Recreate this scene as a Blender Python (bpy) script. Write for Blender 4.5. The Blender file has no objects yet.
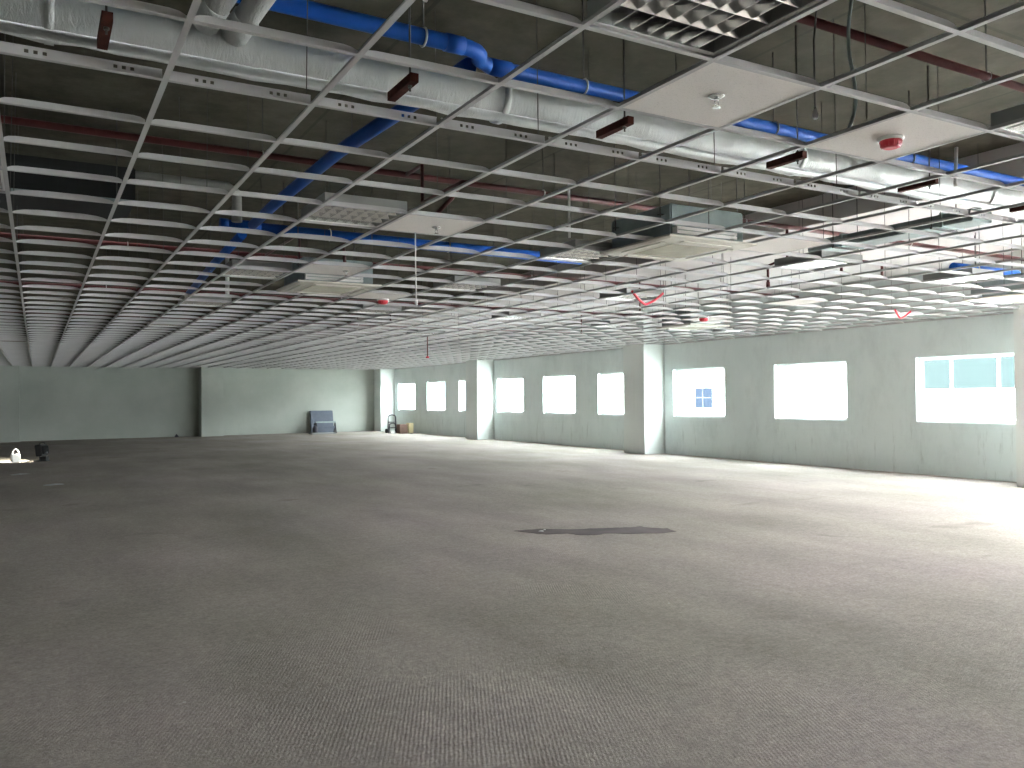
import bpy, bmesh, math, random
from mathutils import Vector, Matrix
random.seed(7)
S = bpy.context.scene
C = S.collection

# ------------------------------------------------------------------ camera, light, exposure
EYE = Vector((0, 0, 1.43))
RT = Vector((0.86835494, -0.49586434, -0.00884551))
UP = Vector((-0.00032289, -0.018401, 0.99983063))
FW = Vector((0.49594313, 0.86820502, 0.01613871))
cam = bpy.data.cameras.new('camera')
cam.lens = 832.89 / 1024 * 36; cam.sensor_width = 36; cam.clip_start = 0.05; cam.clip_end = 500
camo = bpy.data.objects.new('camera', cam); C.objects.link(camo)
m = Matrix((RT, UP, -FW)).transposed().to_4x4(); m.translation = EYE
camo.matrix_world = m
S.camera = camo

S.view_settings.view_transform = 'Standard'
S.view_settings.look = 'None'
S.view_settings.gamma = 1
S.view_settings.use_curve_mapping = False
S.view_settings.exposure = 2.47
S.cycles.max_bounces = 10
S.cycles.diffuse_bounces = 7
S.cycles.glossy_bounces = 3
S.cycles.transparent_max_bounces = 12
S.cycles.caustics_reflective = False
S.cycles.caustics_refractive = False
S.cycles.use_denoising = True
S.cycles.sample_clamp_indirect = 6.0

W = bpy.data.worlds.new('overcast sky'); S.world = W; W.use_nodes = True
nt = W.node_tree
bg = nt.nodes['Background']
tc = nt.nodes.new('ShaderNodeTexCoord'); sx = nt.nodes.new('ShaderNodeSeparateXYZ')
rp = nt.nodes.new('ShaderNodeValToRGB')
nt.links.new(tc.outputs['Generated'], sx.inputs[0]); nt.links.new(sx.outputs[2], rp.inputs[0])
rp.color_ramp.elements[0].color = (0.90, 0.91, 0.92, 1); rp.color_ramp.elements[1].color = (0.94, 0.97, 1.0, 1)
nt.links.new(rp.outputs[0], bg.inputs[0]); bg.inputs[1].default_value = 22.0

# ------------------------------------------------------------------ measures
ZC = 2.711                    # underside of the suspended grid
ZS = 3.95                     # underside of the slab
WX, DY = 13.65, 35.08         # window wall, far wall
X0, Y0, U = -0.152, 2.360, 0.6
XL, YB = -8.0, -10.0          # walls outside the view
def gx(i): return X0 + U * i
def gy(j): return Y0 + U * j

# ------------------------------------------------------------------ materials
def nodes(name):
    mt = bpy.data.materials.new(name); mt.use_nodes = True
    return mt, mt.node_tree, mt.node_tree.nodes['Principled BSDF']
def plain(name, col, rough=0.6, metal=0.0, var=0.08, scale=6.0, bump=0.0, bscale=60.0, spec=0.5):
    mt, t, b = nodes(name)
    tcn = t.nodes.new('ShaderNodeTexCoord'); n = t.nodes.new('ShaderNodeTexNoise'); r = t.nodes.new('ShaderNodeValToRGB')
    n.inputs['Scale'].default_value = scale; n.inputs['Detail'].default_value = 4
    t.links.new(tcn.outputs['Object'], n.inputs['Vector']); t.links.new(n.outputs[0], r.inputs[0])
    r.color_ramp.elements[0].position = .3; r.color_ramp.elements[1].position = .7
    r.color_ramp.elements[0].color = tuple(c * (1 - var) for c in col) + (1,)
    r.color_ramp.elements[1].color = tuple(min(1, c * (1 + var)) for c in col) + (1,)
    t.links.new(r.outputs[0], b.inputs['Base Color'])
    b.inputs['Roughness'].default_value = rough; b.inputs['Metallic'].default_value = metal
    b.inputs['Specular IOR Level'].default_value = spec
    if bump:
        n2 = t.nodes.new('ShaderNodeTexNoise'); n2.inputs['Scale'].default_value = bscale; n2.inputs['Detail'].default_value = 3
        bp = t.nodes.new('ShaderNodeBump'); bp.inputs['Strength'].default_value = bump; bp.inputs['Distance'].default_value = .01
        t.links.new(tcn.outputs['Object'], n2.inputs['Vector']); t.links.new(n2.outputs[0], bp.inputs['Height'])
        t.links.new(bp.outputs[0], b.inputs['Normal'])
    return mt
def mixrgb(t, mode, fac, a, b):
    n = t.nodes.new('ShaderNodeMix'); n.data_type = 'RGBA'; n.blend_type = mode
    for s, v in ((n.inputs[0], fac), (n.inputs[6], a), (n.inputs[7], b)):
        if hasattr(v, 'links'): t.links.new(v, s)
        else: s.default_value = v if not isinstance(v, tuple) else v
    return n.outputs[2]
def noise(t, vec, scale, detail=4, rough=.55, stretch=None, dist=0.0):
    if stretch:
        mp = t.nodes.new('ShaderNodeMapping'); mp.inputs['Scale'].default_value = stretch; t.links.new(vec, mp.inputs[0]); vec = mp.outputs[0]
    n = t.nodes.new('ShaderNodeTexNoise'); n.inputs['Scale'].default_value = scale; n.inputs['Detail'].default_value = detail
    n.inputs['Roughness'].default_value = rough; n.inputs['Distortion'].default_value = dist
    t.links.new(vec, n.inputs['Vector']); return n.outputs[0]
def ramp(t, fac, stops):
    r = t.nodes.new('ShaderNodeValToRGB'); e = r.color_ramp.elements
    e[0].position, e[0].color = stops[0][0], stops[0][1]; e[1].position, e[1].color = stops[-1][0], stops[-1][1]
    for p, c in stops[1:-1]:
        x = e.new(p); x.color = c
    t.links.new(fac, r.inputs[0]); return r.outputs[0]
def g(v): return (v, v, v, 1)
def mathn(t, op, a, b=0.0):
    n = t.nodes.new('ShaderNodeMath'); n.operation = op
    for s, v in ((n.inputs[0], a), (n.inputs[1], b)):
        if hasattr(v, 'links'): t.links.new(v, s)
        else: s.default_value = v
    return n.outputs[0]

def floor_material():
    mt, t, b = nodes('combed concrete screed')
    o = t.nodes.new('ShaderNodeTexCoord').outputs['Object']
    base = ramp(t, noise(t, o, .35, 5), [(.3, (.335, .306, .262, 1)), (.5, (.395, .350, .317, 1)), (.72, (.45, .385, .370, 1))])
    big = ramp(t, noise(t, o, 1.1, 6, .6, (1, .35, 1)), [(.35, g(.86)), (.65, g(1.1))])
    fine = ramp(t, noise(t, o, 45, 5, .7), [(.3, g(.74)), (.7, g(1.2))])
    col = mixrgb(t, 'MULTIPLY', 1.0, base, big); col = mixrgb(t, 'MULTIPLY', 1.0, col, fine)
    mid = ramp(t, noise(t, o, 14, 6, .75), [(.35, g(.86)), (.65, g(1.10))])
    col = mixrgb(t, 'MULTIPLY', 1.0, col, mid)
    # scattered darker damp patches
    patch = ramp(t, noise(t, o, .8, 3, .5, (1, 1.5, 1), .6), [(.66, g(1)), (.76, g(.72))])
    col = mixrgb(t, 'MULTIPLY', 1.0, col, patch)
    # small pale specks of plaster
    v = t.nodes.new('ShaderNodeTexVoronoi'); v.inputs['Scale'].default_value = 2.2; t.links.new(o, v.inputs['Vector'])
    sp = mathn(t, 'LESS_THAN', v.outputs['Distance'], .018)
    col = mixrgb(t, 'MIX', sp, col, (.62, .6, .57, 1))
    t.links.new(col, b.inputs['Base Color'])
    b.inputs['Roughness'].default_value = .95; b.inputs['Specular IOR Level'].default_value = .06
    # comb marks, in patches, in two directions
    def comb(rot, sc):
        mp = t.nodes.new('ShaderNodeMapping'); mp.inputs['Rotation'].default_value = (0, 0, rot); t.links.new(o, mp.inputs[0])
        w = t.nodes.new('ShaderNodeTexWave'); w.inputs['Scale'].default_value = sc; w.inputs['Distortion'].default_value = 3.0
        w.inputs['Detail'].default_value = 2; w.inputs['Detail Scale'].default_value = 1.2
        w.inputs['Detail Roughness'].default_value = .7; t.links.new(mp.outputs[0], w.inputs['Vector']); return w.outputs[0]
    c1, c2 = comb(.45, 17), comb(1.25, 17)
    sel = ramp(t, noise(t, o, .5, 2), [(.47, g(0)), (.53, g(1))])
    cm = mixrgb(t, 'MIX', sel, c1, c2)
    amt = ramp(t, noise(t, o, .9, 3, .5, None, .5), [(.30, g(.1)), (.58, g(.65))])
    h = mathn(t, 'MULTIPLY', cm, amt)
    h = mathn(t, 'ADD', mathn(t, 'MULTIPLY', h, .25), mathn(t, 'MULTIPLY', noise(t, o, 60, 6, .75), .9))
    h = mathn(t, 'ADD', h, mathn(t, 'MULTIPLY', noise(t, o, 9, 4, .6), .7))
    bp = t.nodes.new('ShaderNodeBump'); bp.inputs['Strength'].default_value = .55; bp.inputs['Distance'].default_value = .012
    t.links.new(h, bp.inputs['Height']); t.links.new(bp.outputs[0], b.inputs['Normal'])
    return mt

def plaster_material(name, lo, hi, stain):
    mt, t, b = nodes(name)
    o = t.nodes.new('ShaderNodeTexCoord').outputs['Object']
    col = ramp(t, noise(t, o, .7, 5, .6), [(.32, lo), (.68, hi)])
    st = ramp(t, noise(t, o, 1.7, 7, .7, (1, 1.3, .6)), [(.5, g(1)), (.80, g(1 - stain * .8))])
    col = mixrgb(t, 'MULTIPLY', 1.0, col, st)
    # dirty runs low on the wall
    zz = t.nodes.new('ShaderNodeSeparateXYZ'); t.links.new(o, zz.inputs[0])
    low = ramp(t, mathn(t, 'MULTIPLY', zz.outputs[2], .5), [(.35, g(1)), (.52, g(0))])
    run = ramp(t, noise(t, o, 5, 5, .7, (1, 1.6, .25)), [(.58, g(0)), (.70, g(1))])
    f = mathn(t, 'MULTIPLY', mathn(t, 'MULTIPLY', low, run), stain * 1.6)
    col = mixrgb(t, 'MIX', f, col, (.23, .25, .23, 1))
    t.links.new(col, b.inputs['Base Color']); b.inputs['Roughness'].default_value = .8; b.inputs['Specular IOR Level'].default_value = .25
    bp = t.nodes.new('ShaderNodeBump'); bp.inputs['Strength'].default_value = .12; bp.inputs['Distance'].default_value = .01
    t.links.new(noise(t, o, 14, 5), bp.inputs['Height']); t.links.new(bp.outputs[0], b.inputs['Normal'])
    return mt

def soffit_material():
    mt, t, b = nodes('bare concrete soffit')
    o = t.nodes.new('ShaderNodeTexCoord').outputs['Object']
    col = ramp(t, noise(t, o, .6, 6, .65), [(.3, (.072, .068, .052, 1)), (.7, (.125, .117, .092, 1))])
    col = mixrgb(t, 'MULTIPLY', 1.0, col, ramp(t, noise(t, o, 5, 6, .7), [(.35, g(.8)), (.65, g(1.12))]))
    z = t.nodes.new('ShaderNodeSeparateXYZ'); t.links.new(o, z.inputs[0])
    def seam(ax, period, off):
        fr = mathn(t, 'FRACT', mathn(t, 'ADD', mathn(t, 'MULTIPLY', z.outputs[ax], 1 / period), off))
        return mathn(t, 'LESS_THAN', fr, .03 / period)
    sm = mathn(t, 'MAXIMUM', seam(1, 1.22, .3), seam(0, 2.44, .1))
    col = mixrgb(t, 'MIX', mathn(t, 'MULTIPLY', sm, .55), col, (.05, .048, .04, 1))
    t.links.new(col, b.inputs['Base Color']); b.inputs['Roughness'].default_value = .95; b.inputs['Specular IOR Level'].default_value = .05
    bp = t.nodes.new('ShaderNodeBump'); bp.inputs['Strength'].default_value = .3; bp.inputs['Distance'].default_value = .01
    t.links.new(noise(t, o, 20, 5), bp.inputs['Height']); t.links.new(bp.outputs[0], b.inputs['Normal'])
    return mt

def foil_material():
    mt, t, b = nodes('wrinkled insulation foil')
    o = t.nodes.new('ShaderNodeTexCoord').outputs['Object']
    col = ramp(t, noise(t, o, 5, 4), [(.3, (.54, .56, .56, 1)), (.7, (.66, .68, .68, 1))])
    t.links.new(col, b.inputs['Base Color']); b.inputs['Roughness'].default_value = .42; b.inputs['Metallic'].default_value = .2
    bp = t.nodes.new('ShaderNodeBump'); bp.inputs['Strength'].default_value = .8; bp.inputs['Distance'].default_value = .012
    t.links.new(noise(t, o, 16, 6, .7, (2.2, .7, .7), .8), bp.inputs['Height']); t.links.new(bp.outputs[0], b.inputs['Normal'])
    return mt

def tile_material():
    mt, t, b = nodes('mineral ceiling tile')
    o = t.nodes.new('ShaderNodeTexCoord').outputs['Object']
    col = ramp(t, noise(t, o, 160, 3, .7), [(.30, (.60, .57, .54, 1)), (.45, (.80, .76, .73, 1))])
    t.links.new(col, b.inputs['Base Color']); b.inputs['Roughness'].default_value = .9
    bp = t.nodes.new('ShaderNodeBump'); bp.inputs['Strength'].default_value = .2; bp.inputs['Distance'].default_value = .003
    t.links.new(noise(t, o, 160, 3, .7), bp.inputs['Height']); t.links.new(bp.outputs[0], b.inputs['Normal'])
    return mt

def glass_material(name, tint):
    mt = bpy.data.materials.new(name); mt.use_nodes = True; t = mt.node_tree
    t.nodes.clear(); out = t.nodes.new('ShaderNodeOutputMaterial'); mx = t.nodes.new('ShaderNodeMixShader')
    tr = t.nodes.new('ShaderNodeBsdfTransparent'); gl = t.nodes.new('ShaderNodeBsdfGlossy')
    tr.inputs[0].default_value = tint; gl.inputs['Roughness'].default_value = .02; mx.inputs[0].default_value = .04
    t.links.new(tr.outputs[0], mx.inputs[1]); t.links.new(gl.outputs[0], mx.inputs[2])
    t.links.new(mx.outputs[0], out.inputs[0]); return mt

def facade_material():
    mt, t, b = nodes('neighbour glazing in bays')
    o = t.nodes.new('ShaderNodeTexCoord').outputs['Object']
    z = t.nodes.new('ShaderNodeSeparateXYZ'); t.links.new(o, z.inputs[0])
    fr = mathn(t, 'FRACT', mathn(t, 'MULTIPLY', z.outputs[1], 1 / 2.6))
    col = mixrgb(t, 'MIX', mathn(t, 'LESS_THAN', fr, .06), (.0215, .0280, .0285, 1), (.85, .86, .86, 1))
    t.links.new(col, b.inputs['Base Color']); b.inputs['Roughness'].default_value = .8; b.inputs['Specular IOR Level'].default_value = 0
    return mt

M = dict(
    floor=floor_material(),
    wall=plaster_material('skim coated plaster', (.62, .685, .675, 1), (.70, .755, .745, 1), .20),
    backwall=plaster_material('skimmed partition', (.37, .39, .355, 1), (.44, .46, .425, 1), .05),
    pillar=plaster_material('white skimmed pillar', (.66, .70, .68, 1), (.72, .75, .73, 1), .05),
    soffit=soffit_material(), lightsoffit=plain('pale washed soffit', (.62, .575, .57), .85, 0, .08, 1.2, .1, 20), foil=foil_material(), tile=tile_material(), glass=glass_material('window glass with added dimming tint', (.60, .635, .63, 1)), clearglass=glass_material('clear glass of added openings', (.96, .98, .98, 1)), glazing=facade_material(),  # pane tint is added to weaken daylight from the visible windows
    tee=plain('white enamelled steel tee', (.50, .485, .49), .55, 0, .05, 3),
    slot=plain('dark slot', (.04, .04, .04), .8),
    wire=plain('galvanised wire', (.07, .065, .06), .5, .3),
    rod=plain('threaded rod', (.09, .085, .08), .5, .5),
    blue=plain('blue plastic pipe', (.004, .085, .42), .5, 0, .15, 4, spec=.3),
    red=plain('dark red painted steel', (.095, .014, .014), .45, 0, .2, 5),
    brightred=plain('bright red plastic', (.62, .03, .05), .4),
    rust=plain('red oxide primed steel', (.075, .020, .013), .8, 0, .3, 20, spec=.2),
    white=plain('white painted metal', (.78, .77, .75), .4, 0, .03),
    frame=plain('white window frame', (.80, .82, .82), .4, 0, .02),
    beige=plain('cream plastic', (.60, .57, .50), .45, 0, .03),
    grille=plain('khaki dusty filter grille', (.33, .31, .24), .6, 0, .1, 10),
    galv=plain('galvanised sheet steel', (.25, .30, .30), .45, .25, .12, 8),
    black=plain('black foam insulation', (.012, .012, .013), .8),
    alu=plain('mirror aluminium louvre', (.80, .81, .80), .18, 1, .03),
    tube=plain('white fluorescent tube', (.82, .84, .84), .2, 0, .01),
    chrome=plain('brushed chrome', (.6, .6, .6), .25, 1),
    sheet=plain('blue grey sheet', (.12, .135, .175), .8, 0, .1),
    cardboard=plain('brown cardboard', (.20, .12, .095), .85, 0, .12),
    carton=plain('pale yellow carton', (.80, .70, .42), .8, 0, .08),
    darkmetal=plain('dark steel tube', (.05, .045, .06), .5, .4),
    puddle=plain('wet concrete', (.125, .098, .098), .75, 0, .25, 3, .1, 30, spec=.12),
    paper=plain('white paper', (.8, .8, .78), .8),
    plaster=plain('spilt white plaster', (.62, .63, .64), .9, 0, .15, 15),
    outwall=plain('white render coat', (.80, .82, .80), .9, 0, .03, .5),  # plain white wall colour
    outglass=plain('blue neighbour window', (.0135, .0175, .026), .9, spec=0),
    farblock=plain('hazy blue grey facade', (.020, .026, .032), .9),  # even blue grey of the block itself
    housing=plain('grey light housing', (.30, .30, .29), .6),
    outbar=plain('grey window bar', (.022, .028, .04), .8),
    outground=plain('pale roof ground', (.5, .5, .48), .9),
    lamp=None)
def emis(name, col, s):
    mt = bpy.data.materials.new(name); mt.use_nodes = True; b = mt.node_tree.nodes['Principled BSDF']
    b.inputs['Emission Color'].default_value = col; b.inputs['Emission Strength'].default_value = s; b.inputs['Base Color'].default_value = col
    return mt
M['lamp'] = emis('floodlight lens', (1, .95, .8, 1), 6.0)

# ------------------------------------------------------------------ mesh helpers
def box(bm, x0, y0, z0, x1, y1, z1, mat=None, bevel=0):
    vs = [bm.verts.new((x, y, z)) for x in (x0, x1) for y in (y0, y1) for z in (z0, z1)]
    if mat is not None:
        for v in vs: v.co = mat @ v.co
    fs = [bm.faces.new([vs[i] for i in f]) for f in ((0, 1, 3, 2), (4, 6, 7, 5), (0, 4, 5, 1), (2, 3, 7, 6), (0, 2, 6, 4), (1, 5, 7, 3))]
    if bevel:
        es = list({e for f in fs for e in f.edges})
        bmesh.ops.bevel(bm, geom=es, offset=bevel, segments=2, affect='EDGES')
def tube(bm, pts, r, seg=10, cap=True, closed=False):
    """round tube along a polyline; r a number or one per point"""
    pts = [Vector(p) for p in pts]; n = len(pts)
    rs = r if isinstance(r, (list, tuple)) else [r] * n
    rings = []; prev = None
    for k, p in enumerate(pts):
        if closed: d = pts[(k + 1) % n] - pts[k - 1]
        elif k == 0: d = pts[1] - p
        elif k == n - 1: d = p - pts[k - 1]
        else: d = (pts[k + 1] - p).normalized() + (p - pts[k - 1]).normalized()
        d.normalize()
        if prev is None:
            u = Vector((0, 0, 1)).cross(d)
            if u.length < 1e-3: u = Vector((1, 0, 0)).cross(d)
        else:
            u = prev - d * prev.dot(d)
        u.normalize(); prev = u; v = d.cross(u)
        rings.append([bm.verts.new(p + (u * math.cos(a) + v * math.sin(a)) * rs[k]) for a in [2 * math.pi * s / seg for s in range(seg)]])
    m_ = n if closed else n - 1
    for k in range(m_):
        A, B = rings[k], rings[(k + 1) % n]
        for s in range(seg):
            f = bm.faces.new((A[s], A[(s + 1) % seg], B[(s + 1) % seg], B[s])); f.smooth = True
    if cap and not closed:
        bm.faces.new(rings[0][::-1]); bm.faces.new(rings[-1])
def lathe(bm, prof, c=(0, 0, 0), seg=20, mat=None):
    c = Vector(c); rings = []
    for r, z in prof:
        ring = []
        for s in range(seg):
            a = 2 * math.pi * s / seg; v = Vector((r * math.cos(a), r * math.sin(a), z))
            if mat is not None: v = mat @ v
            ring.append(bm.verts.new(c + v))
        rings.append(ring)
    for A, B in zip(rings, rings[1:]):
        for s in range(seg):
            f = bm.faces.new((A[s], A[(s + 1) % seg], B[(s + 1) % seg], B[s])); f.smooth = True
    bm.faces.new(rings[0][::-1]); bm.faces.new(rings[-1])
def obj(name, bm, mat, parent=None):
    bmesh.ops.recalc_face_normals(bm, faces=bm.faces)
    me = bpy.data.meshes.new(name); bm.to_mesh(me); bm.free(); me.materials.append(M[mat])
    o = bpy.data.objects.new(name, me); C.objects.link(o)
    if parent: o.parent = parent
    return o
def tag(o, label, cat, group=None):
    o['label'] = label; o['category'] = cat
    if group: o['group'] = group
    return o
def thing(name, label, cat, loc=(0, 0, 0), rz=0, group=None):
    o = bpy.data.objects.new(name, None); C.objects.link(o); o.empty_display_size = .1
    o.location = loc; o.rotation_euler = (0, 0, rz); return tag(o, label, cat, group)
def struct(name, bm, mat, parent=None):
    o = obj(name, bm, mat, parent)
    if not parent: o['kind'] = 'structure'
    return o
def dup(root, loc, label=None, group=None):
    r = root.copy(); C.objects.link(r); r.location = loc
    if label: r['label'] = label
    if group: r['group'] = group
    for ch in list(root.children):
        c_ = ch.copy(); C.objects.link(c_); c_.parent = r
        for gch in list(ch.children):
            d = gch.copy(); C.objects.link(d); d.parent = c_
    return r
B = bmesh.new

# ------------------------------------------------------------------ room shell
bm = B(); box(bm, XL - .3, YB - .3, -.25, WX + .3, DY + .3, 0); struct('floor', bm, 'floor')
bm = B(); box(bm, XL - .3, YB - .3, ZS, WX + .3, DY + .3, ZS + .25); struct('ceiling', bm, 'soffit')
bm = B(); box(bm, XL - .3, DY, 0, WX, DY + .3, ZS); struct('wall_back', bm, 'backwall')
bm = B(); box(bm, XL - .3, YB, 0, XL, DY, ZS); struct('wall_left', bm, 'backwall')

WZ0, WZ1, TH = .935, 2.075, .22
wins = [(32.02, 33.88), (29.05, 30.79), (26.10, 27.90), (23.17, 24.92), (20.19, 21.96), (17.15, 19.05), (14.11, 15.88), (10.81, 12.63), (7.50, 9.34),
        (.0, 5.3), (-6.6, -3.4)]
bm = B()
edges = sorted(wins)
y = YB
for a_, b_ in edges + [(DY, None)]:
    box(bm, WX, y, 0, WX + TH, a_, ZS)
    if b_ is None: break
    z0_, z1_ = (WZ0, WZ1) if b_ - a_ < 3 else (.35, 2.35)      # tall glazed openings added out of view to brighten the near floor
    box(bm, WX, a_, 0, WX + TH, b_, z0_); box(bm, WX, a_, z1_, WX + TH, b_, ZS)
    y = b_
bmesh.ops.remove_doubles(bm, verts=bm.verts, dist=1e-5)
struct('wall_right', bm, 'wall')
# wall behind the viewer
bw = []
bm = B(); x = XL - .3
for a_, b_ in bw:
    box(bm, x, YB - .3, 0, a_, YB, ZS); box(bm, a_, YB - .3, 0, b_, YB, .5); box(bm, a_, YB - .3, 2.35, b_, YB, ZS); x = b_
box(bm, x, YB - .3, 0, WX + .3, YB, ZS)
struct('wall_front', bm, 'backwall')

def window(n, y0, y1):
    WZ0, WZ1 = (.935, 2.075) if y1 - y0 < 3 else (.35, 2.35)
    bm = B(); xa, xb = WX + .10, WX + .16; f = .045
    box(bm, xa, y0, WZ0, xb, y0 + f, WZ1); box(bm, xa, y1 - f, WZ0, xb, y1, WZ1)
    box(bm, xa, y0 + f, WZ0, xb, y1 - f, WZ0 + f); box(bm, xa, y0 + f, WZ1 - f, xb, y1 - f, WZ1)
    fr = struct('window_%d' % n, bm, 'frame')
    bm = B(); box(bm, WX + .127, y0 + f, WZ0 + f, WX + .133, y1 - f, WZ1 - f); obj('pane', bm, 'glass' if y1 - y0 < 3 else 'clearglass', fr)
    L = bpy.data.lights.new('window daylight portal', 'AREA'); L.shape = 'RECTANGLE'; L.size = WZ1 - WZ0; L.size_y = y1 - y0
    L.cycles.is_portal = True
    lo = bpy.data.objects.new('window_portal', L); C.objects.link(lo); lo.location = (WX + TH + .02, (y0 + y1) / 2, (WZ0 + WZ1) / 2)
    lo.rotation_euler = (0, math.pi / 2, 0)
for n, (a_, b_) in enumerate(wins): window(n + 1, a_, b_)
for a_, b_ in bw:
    L = bpy.data.lights.new('opening portal', 'AREA'); L.shape = 'RECTANGLE'; L.size = b_ - a_; L.size_y = 1.85; L.cycles.is_portal = True
    lo = bpy.data.objects.new('opening_portal', L); C.objects.link(lo); lo.location = ((a_ + b_) / 2, YB - .32, 1.425); lo.rotation_euler = (math.pi / 2, 0, 0)

for n, (y0, y1) in enumerate([(34.27, DY), (25.15, 26.0), (16.2, 17.03), (6.42, 7.25), (-2.9, -2.1)]):
    bm = B(); box(bm, WX - .65, y0, 0, WX, y1, ZS)
    struct('trim_%d' % (n + 1), bm, 'pillar')
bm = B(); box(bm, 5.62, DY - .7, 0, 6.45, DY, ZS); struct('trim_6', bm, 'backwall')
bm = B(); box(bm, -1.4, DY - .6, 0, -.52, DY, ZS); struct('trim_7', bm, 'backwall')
# downstand beams over the pillar lines
for n, (y0, y1) in enumerate([(34.3, DY), (25.2, 25.95), (16.25, 17.0)]):
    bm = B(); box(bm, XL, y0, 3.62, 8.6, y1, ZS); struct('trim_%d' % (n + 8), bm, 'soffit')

# dropped, light coloured soffit along the window side
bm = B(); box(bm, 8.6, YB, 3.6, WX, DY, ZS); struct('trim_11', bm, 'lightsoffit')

# ------------------------------------------------------------------ outside
bm = B(); box(bm, 14, -70, -6.3, 120, 110, -6); o = struct('ground', bm, 'outground')
nb = thing('neighbouring_building', 'white rendered building across the street, seen through the windows', 'building', (44, 20, -6))
bm = B(); box(bm, 0, -30, 0, 12, 45, 9.8); obj('outer_wall', bm, 'outwall', nb)
bm = B(); box(bm, -.12, -29, 7.7, 0, 11, 9.5); obj('glazing_band', bm, 'glazing', nb)
for y_ in (27.7,):
    bm = B(); box(bm, -.05, y_ - .93, 6.5, 0, y_ + .93, 8.03); w_ = obj('window', bm, 'outglass', nb)
    bm = B(); box(bm, -.09, y_ - .03, 6.5, -.05, y_ + .05, 8.03); box(bm, -.09, y_ - .93, 7.25, -.05, y_ - .03, 7.32); box(bm, -.09, y_ + .05, 7.25, -.05, y_ + .93, 7.32); obj('window_bar', bm, 'outbar', w_)

tw = thing('distant_building', 'blue grey block visible only in one far window', 'building', (44, 92.6, -6))
bm = B(); box(bm, 0, 0, 0, 6, 3.2, 12); obj('outer_wall', bm, 'farblock', tw)
for z_ in (5.4, 6.9, 8.4):
    bm = B(); box(bm, -.08, .3, z_, 0, 2.9, z_ + .7); obj('window_band', bm, 'outbar', tw)

# ------------------------------------------------------------------ suspended grid
I0, I1, J0, J1 = -10, 22, -12, 54
cassettes = [(8.28, 5.3), (5.1, 11.62), (19.3, 6.6), (17.8, 15.55)]
def near_cas(i, j):           # interior of a cassette body, in cells
    return any(abs(i - ci) < .72 and abs(j - cj) < .72 for ci, cj in cassettes)
grid = thing('ceiling_grid', 'white steel suspended ceiling grid hanging mostly empty below the concrete soffit', 'ceiling grid', (0, 0, ZC))
XE = gx(I1) + .5 * U; XE = WX
def a_runner(i):
    bm = B(); x = gx(i)
    j = J0; s = J0
    spans = []
    while j < J1:
        if near_cas(i, j + .5) or near_cas(i, j + 1) and near_cas(i, j + .25):
            if j > s: spans.append((s, j))
            s = j + 1
        j += 1
    spans.append((s, J1))
    for s0, s1 in spans:
        if len(bm.verts): obj('main_runner', bm, 'tee', grid); bm = B()
        y0, y1 = gy(s0), min(gy(s1), DY)
        box(bm, x - .012, y0, 0, x + .012, y1, .0015)
        box(bm, x - .0012, y0, .0015, x + .0012, y1, .015)
        box(bm, x - .004, y0, .015, x + .004, y1, .020)
    return obj('main_runner', bm, 'tee', grid)
for i in range(I0, I1 + 2):
    if gx(i) < WX - .02: a_runner(i)
def c_row(j):
    bm = B(); y = gy(j); slotted = (j == 2)
    for i in range(I0, I1 + 1):
        if near_cas(i + .5, j):
            if len(bm.verts): obj('cross_tee', bm, 'tee', grid); bm = B()
            continue
        x0, x1 = gx(i) + .012, gx(i + 1) - .012
        x1 = min(x1, WX)
        if x1 - x0 < .05: continue
        box(bm, x0, y - .012, 0, x1, y + .012, .0015)
        if slotted:
            zt = .038
            box(bm, x0, y - .001, .0015, x1, y + .001, .016)
            box(bm, x0, y - .001, .030, x1, y + .001, zt)
            cuts = sorted(set([.10, .13, .16, .40, .43, .46]))
            p = x0
            for c_ in cuts:
                if x0 + c_ + .016 > x1: break
                box(bm, p, y - .001, .016, x0 + c_, y + .001, .030); p = x0 + c_ + .014
            box(bm, p, y - .001, .016, x1, y + .001, .030)
            box(bm, x0, y - .004, zt, x1, y + .004, zt + .004)
        else:
            # web that tapers down towards both ends, so that it drops under the runner it clips into
            L = x1 - x0; hs = [(0, .012), (.025, .022), (.07, .031), (.15, .037), (.2, .038)]
            if j < 6: hs = [(0, .018), (.02, .027), (.05, .031), (.2, .032)]
            prof = [(x0 + d, h) for d, h in hs if d < L / 2] + [(x1 - d, h) for d, h in reversed(hs) if d < L / 2]
            lo1 = [bm.verts.new((x_, y - .001, .0015)) for x_, h in prof]; up1 = [bm.verts.new((x_, y - .001, h)) for x_, h in prof]
            lo2 = [bm.verts.new((x_, y + .001, .0015)) for x_, h in prof]; up2 = [bm.verts.new((x_, y + .001, h)) for x_, h in prof]
            for k in range(len(prof) - 1):
                bm.faces.new((lo1[k], lo1[k + 1], up1[k + 1], up1[k])); bm.faces.new((lo2[k + 1], lo2[k], up2[k], up2[k + 1]))
                bm.faces.new((up1[k], up1[k + 1], up2[k + 1], up2[k]))
            bm.faces.new((lo1[0], up1[0], up2[0], lo2[0])); bm.faces.new((lo1[-1], lo2[-1], up2[-1], up1[-1]))
    return obj('cross_tee', bm, 'tee', grid)
for j in range(J0, J1 + 1): c_row(j)
# wall angle round the edge
bm = B(); box(bm, WX - .025, gy(J0), -.003, WX, DY, 0); box(bm, WX - .003, gy(J0), 0, WX, DY, .025)
box(bm, gx(I0), DY - .025, -.003, WX - .025, DY, 0); obj('wall_angle', bm, 'tee', grid)
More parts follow.
